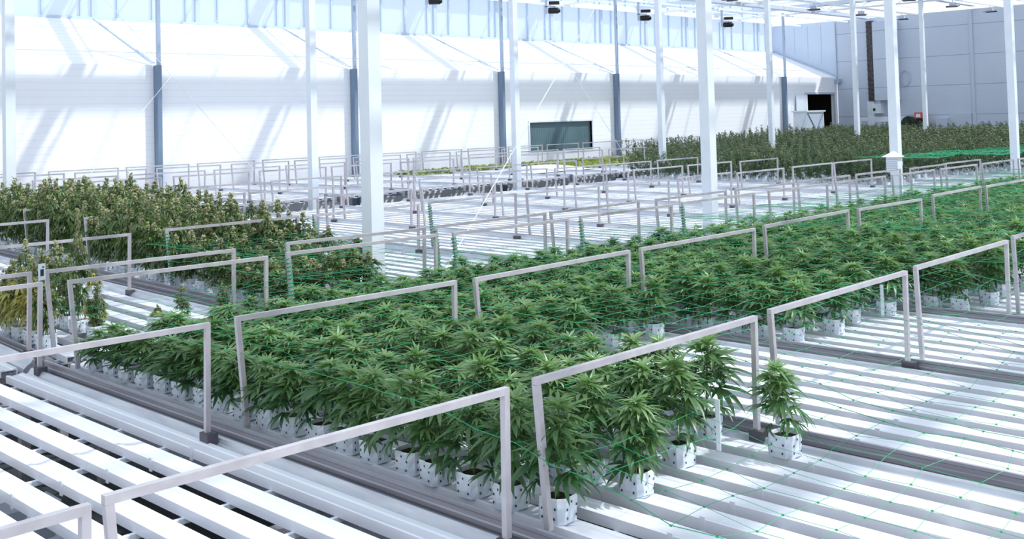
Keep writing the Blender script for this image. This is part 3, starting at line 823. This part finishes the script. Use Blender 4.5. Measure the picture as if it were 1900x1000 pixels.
for n, p in enumerate(single):
    fo, stt = YOUNG[n % len(YOUNG)]
    if p[4] == 9: lab, g_ = 'lone young green plant in white bag at the hoop leg right of the canopy', 'young green plants on the near benches'
    elif p[3] == 2 and p == last.get(p[4]): lab, g_ = 'young green plant in white bag, camera end of the foreground bench %s' % rowname[p[4]], 'young green plants on the near benches'
    else:
        lab = 'young green plant, %s from the camera end, %s of the %s planted near bench' % (ORD[order[p]], rowname[p[4]], ORD[p[3]-2])
        g_ = 'young green plants on the %s planted near bench' % ORD[p[3]-2]
    if lab.startswith('lone') or 'end of the' in lab and 'foreground' in lab: pass
    t = empty('cannabis_plant', p[:3], random.uniform(-.12, .12), lab, 'plant', g_)
    link('grow_bag', BAG, t)
    sz = random.uniform(.92, 1.1); sc = sz*1.16 if p[4] != 9 else .95; sz *= xs(p[0])
    rz = random.uniform(0, 6.28)
    a = link('foliage', fo, t); a.rotation_euler = (0, 0, rz); a.scale = (sc, sc, sz)
    b = link('stem', stt, t); b.rotation_euler = (0, 0, rz); b.scale = (sc, sc, sz)
YL = []
for i in range(5):
    f, s = young_plant(700+i, 1)
    YL.append(merged([f.arrays(), s.arrays(), box_arr(.066, .1), soil_arr(.058, .101)]))
o = mass('cannabis_crowd', YL, [M['leaf'], M['stem'], M['bag'], M['soil']], [(p[0], p[1], 0.001, random.uniform(0, 6.28) if False else random.choice((0, PI/2, PI, 1.5*PI)), (1.12, 1.12, random.uniform(.92, 1.1)*xs(p[0]))) for p in crowd])
tag(o, 'dense canopy of young green plants farther along the near bench row', 'plants', kind='stuff')

# ---- flowering plants
def put_flower(p, kinds, n, lab, g_, sc=None, wide=None):
    t = empty('flowering_plant', p, random.uniform(-.1, .1), lab, 'plant', g_)
    link('grow_bag', BAG, t)
    sc = sc or random.uniform(.88, 1.12); rz = random.uniform(0, 6.28)
    wide = wide or sc
    for nm, me in zip(('foliage', 'stem', 'flower_buds'), kinds[n % len(kinds)]):
        a = link(nm, me, t); a.rotation_euler = (0, 0, rz); a.scale = (wide, wide, sc)
n = 0; cnt = {}
y0 = B_Y[3]-.08
for j, ry in enumerate(ROWS):
    for x in np.arange(-2.95, -11.6, -.27):
        if random.random() < .05 or (j == 3 and x > -3.5): continue
        h = np.interp(x, [-11, -8.5, -6, -4.9, -4.3, -3], [1.12, 1.15, 1.03, .82, .60, .55])*random.uniform(.88, 1.1)
        third = 'left half' if x < -7.3 else 'right half' if x < -4.2 else 'short right end'
        cnt[j] = cnt.get(j, 0)+1
        put_flower((x+random.uniform(-.03, .03), y0+ry+B_S(3, x)+random.uniform(-.02, .02), .001), FLOW, n, '%s flowering plant, %s from the right end, %s row of the left block' % ('low bushy' if x > -4.4 else 'tall budding', ORD[cnt[j]-1], ('front', 'second', 'third', 'back')[j]), 'flowering plants of the big left block', h, max(h, 1.05))
        n += 1
# plants at the left picture edge on the two benches before it
for k, (x, y, s_, kd, lb) in enumerate((
    (-3.12, .60, .75, 'F', 'dark green drooping plant between the two pairs of hoop legs at left'),
    (-3.38, .61, 1.1, 'Y', 'yellow leaved plant directly left of the upright hoop legs'),
    (-3.62, .61, 1.2, 'Y', 'wide yellow leaved plant at the left picture edge above the steel bar'),
    (-3.85, .62, 1.15, 'Y', 'yellow leaved plant cut by the left picture edge'),
    (-3.5, 1.02, 1.25, 'T', 'tall thin flowering plant rising above the hoops near the white corner tag'),
    (-3.25, 1.05, .72, 'Y', 'pale tipped leafy plant right of the white corner tag'),
    (-3.12, 1.0, .55, 'F', 'bushy dark plant left of the green canopy, between hoop legs'),
    (-3.78, 1.06, .8, 'F', 'dark flowering plant behind the yellow leaved plants, closest to the hoop'),
    (-4.05, 1.06, .85, 'F', 'dark flowering plant behind the yellow leaved plants, second from the hoop'),
    (-4.35, 1.06, .85, 'F', 'dark flowering plant behind the yellow leaved plants, third from the hoop'),
    (-4.7, 1.06, .85, 'F', 'dark flowering plant behind the yellow leaved plants, near the left edge'),
    (-3.1, 1.50, .42, 'Y', 'small brownish wilted plant in a grow bag near the green bench end'),
    (-2.92, 1.62, .45, 'F', 'small dark plant leaning beside the brownish one near the green bench end'),
    (-2.85, 1.95, .45, 'F', 'smallest dark plant touching the green canopy at left'),
    (-5.3, 1.95, .6, 'Y', 'small sprig shaped plant alone on the bare bench before the left block'))):
    put_flower((x, y, .001), YEL if kd == 'Y' else FLOW, k, lb, 'odd plants at the left', s_, .6 if kd == 'T' else None)
# far block
far = []
for i in range(12, len(B_Y)):
    y = B_Y[i]-.08
    x_end = {12: -4.7, 13: -5.2, 14: -4.6}.get(i, -3.2)
    for ry in ROWS:
        for x in np.arange(-11.7, x_end, .25): far.append((x+random.uniform(-.04, .04), y+ry, .001))
for i in range(9, len(C_Y)):
    for ry in ROWS:
        for x in np.arange(-18.4 if i > 11 else -14.4-(i-9)*.9, -12.75, .27): far.append((x+random.uniform(-.04, .04), C_Y[i]-.08+ry, .141))
far = [p for p in far if in_frame(p[0], p[1], .5)]
fsc = lambda p: float(np.interp(p[1], [18, 24, 32], [.82, .92, 1.1])) if p[2] < .1 else float(np.interp(p[1], [20, 28, 36], [.58, .76, 1.0]))
far.sort(key=dist)
FL1 = []
for i in range(5):
    f, s, b = flowering_plant(800+i, 1, H_=.84, spread=.11)
    FL1.append(merged([f.arrays(), s.arrays(), b.arrays(), box_arr(.066, .1)]))
FMATS = [M['leaf_dark'], M['stem'], M['bud'], M['bag']]
FME = [np_mesh('flowering_plant', v[0], None, True, FMATS, v[1]) for v in FL1]
nfar = 300-n-16
fc = {}; flab = {}
fys = sorted({(round(p[1], 3), p[2]) for p in far[:nfar]})
for p in sorted(far[:nfar], key=lambda q: q[0]):
    kk = round(p[1], 3); fc[kk] = fc.get(kk, 0)+1
    rws = [y for y, z in fys if z == p[2]]
    w_ = 'far dark block' if p[2] < .1 else 'dark block by the side wall'
    flab[p] = 'dark flowering plant, %s from the left in the %s row of the %s' % (ORD[min(38, fc[kk]-1)], ORD[rws.index(kk)], w_)
for k, p in enumerate(far[:nfar]):
    o = link('flowering_plant', FME[k % 5], None, p); o.rotation_euler = (0, 0, random.uniform(0, 6.28)); s_ = random.uniform(.88, 1.1)*fsc(p); o.scale = (s_, s_, s_)
    kk = round(p[1], 3); fc[kk] = fc.get(kk, 0)
    tag(o, flab[p], 'plant', 'flowering plants at the front of the far block')
FL0 = []
for i in range(5):
    f, s, b = flowering_plant(900+i, 0, H_=.84, spread=.11)
    FL0.append(merged([f.arrays(), s.arrays(), b.arrays(), box_arr(.066, .1)]))
o = mass('flowering_crowd', FL0, FMATS, [(p[0], p[1], p[2], random.uniform(0, 6.28), random.uniform(.88, 1.12)*fsc(p)) for p in far[nfar:]])
tag(o, 'mass of dark flowering plants filling the benches towards the end wall', 'plants', kind='stuff')

# ---- low pale crop on the far row by the window
low = NB(); rng = np.random.default_rng(77)
def low_patch(x0, x1, ya, yb, zc, n):
    nb = NB()
    for i in range(n):
        a = rng.uniform(0, 6.28)
        fan_leaf(nb, np.array([rng.uniform(x0, x1), rng.uniform(ya, yb), zc+rng.uniform(.02, .12)]), a, rng.uniform(-.2, .8), rng.uniform(.07, .12), 3, 2, tint=rng.uniform(0, 1), wid=.5)
    return nb
for nm, q in (('left of the second column', (-17.9, -17.0, 15.9, 18.3)), ('below the dark window', (-18.2, -17.2, 18.6, 23.2)), ('right of the white sheet', (-16.2, -14.6, 20.3, 22.6)), ('against the dark block', (-18.2, -17.0, 23.3, 27.0)), ('beside the dark block front', (-16.4, -15.0, 22.8, 25.0))):
    o = link('low_crop', np_mesh('low_crop', low_patch(*q, .14, int((q[1]-q[0])*(q[3]-q[2])*230)).arrays(), M['leaf_low']))
    tag(o, 'patch of low pale green seedlings on the far benches, %s' % nm, 'seedlings', kind='stuff')
# white domed cover sheet beside them
cv = MB(); nx, ny = 10, 6
for i in range(nx+1):
    for j in range(ny+1):
        u, v = i/nx, j/ny
        cv.v.append((-14.3-1.9*v, 18.0+2.6*u, .16+.16*math.sin(PI*v)*math.sin(PI*u)**.5 if 0 < u < 1 else .16))
for i in range(nx):
    for j in range(ny):
        a = i*(ny+1)+j; cv.f.append((a, a+ny+1, a+ny+2, a+1)); cv.m.append(0)
tag(cv.build('cover_sheet', M['white'], None, True), 'white cover sheet bulging over the far bench below the window', 'cover sheet')

# ------------------------------------------------------------------ green trellis nets
def net(x0, x1, y0, y1, z, cell, zf=None, r=.0016, seed=0):
    rd = random.Random(seed); m = MB(); knots = MB()
    nx = max(1, int((x1-x0)/cell)); ny = max(1, int(round((y1-y0)/cell)))
    G = {}
    for i in range(nx+1):
        for j in range(ny+1):
            x = x0+(x1-x0)*i/nx; y = y0+(y1-y0)*j/ny
            zz = (zf(x, y) if zf else z)+rd.uniform(-.012, .012)-.03*math.sin(PI*j/ny)
            G[i, j] = (x+rd.uniform(-.03, .03), y+rd.uniform(-.02, .02), zz)
    for j in range(ny+1): m.tube([G[i, j] for i in range(nx+1)], r*(1.7 if j in (0, ny) else 1), 3)
    for i in range(nx+1): m.tube([G[i, j] for j in range(ny+1)], r, 3)
    for p in G.values(): m.tube([(p[0]-.004, p[1], p[2]), (p[0]+.004, p[1], p[2])], .004, 4)
    return m
def prof(x, y):
    return float(np.interp(x, [-2.4, 1.5, 2.3, 2.9, 4.5], [.42, .41, .30, .20, .14]))
for i in range(2, 12):
    y = A_Y[i]
    o = net(A_X[0]+.1, A_X[1]-.1 if i < 6 else 2.2, y-.02, y+1.62, .42, .2, prof if i < 5 else (lambda x, y: .43), seed=i, r=.0012 if i < 6 else .002).build('trellis_net', M['net'])
    tag(o, 'green string trellis net stretched over the %s near row bench from the left' % ORD[i], 'trellis net', 'green trellis nets')
o = net(-5.2, -2.7, B_Y[3]-.05, B_Y[3]+1.65, .33, .2, seed=40, r=.0014).build('trellis_net', M['net'])
tag(o, 'lower green trellis net at the right end of the left flowering block', 'trellis net', 'green trellis nets')
o = net(-5.2, -2.7, B_Y[3]-.05, B_Y[3]+1.65, .46, .2, seed=41, r=.0014).build('trellis_net', M['net'])
tag(o, 'upper green trellis net at the right end of the left flowering block', 'trellis net', 'green trellis nets')
for k, (xa, xb, i) in enumerate(((-5.6, -4.0, 12), (-5.2, -3.2, 13), (-4.8, -2.8, 14), (-4.6, -2.8, 15), (-4.6, -2.8, 16), (-4.6, -2.8, 17), (-4.6, -2.8, 18))):
    o = net(xa, xb, B_Y[i], B_Y[i]+1.6, .62, .12, seed=50+k, r=.004).build('trellis_net', M['net'])
    tag(o, 'green trellis net over the right side of the far dark block, %s from its front' % ORD[k], 'trellis net', 'green trellis nets')

# small card tag on the hoop corner, plant marker stakes
t = empty('corner_tag', (-2.86, .47, .60), .5, 'white card tag with dark print fixed to a hoop corner at left', 'tag')
MB().box(-.003, .003, -.035, .035, -.05, .07).build('card', M['white'], t)
MB().box(.0031, .0045, -.02, .015, -.02, .03).box(.0031, .0045, .0, .02, .04, .05).build('print', M['dot'], t)
for i, (x, y) in enumerate(((1.45, 5.1), (2.30, 1.55))):
    tag(MB().box(x-.012, x+.012, y-.002, y+.002, .06, .30).build('plant_marker', M['white']), ('tall white marker stake beside the last pots of the %s' % ('bench behind the rear hoop', 'foreground bench')[i]), 'marker stake')
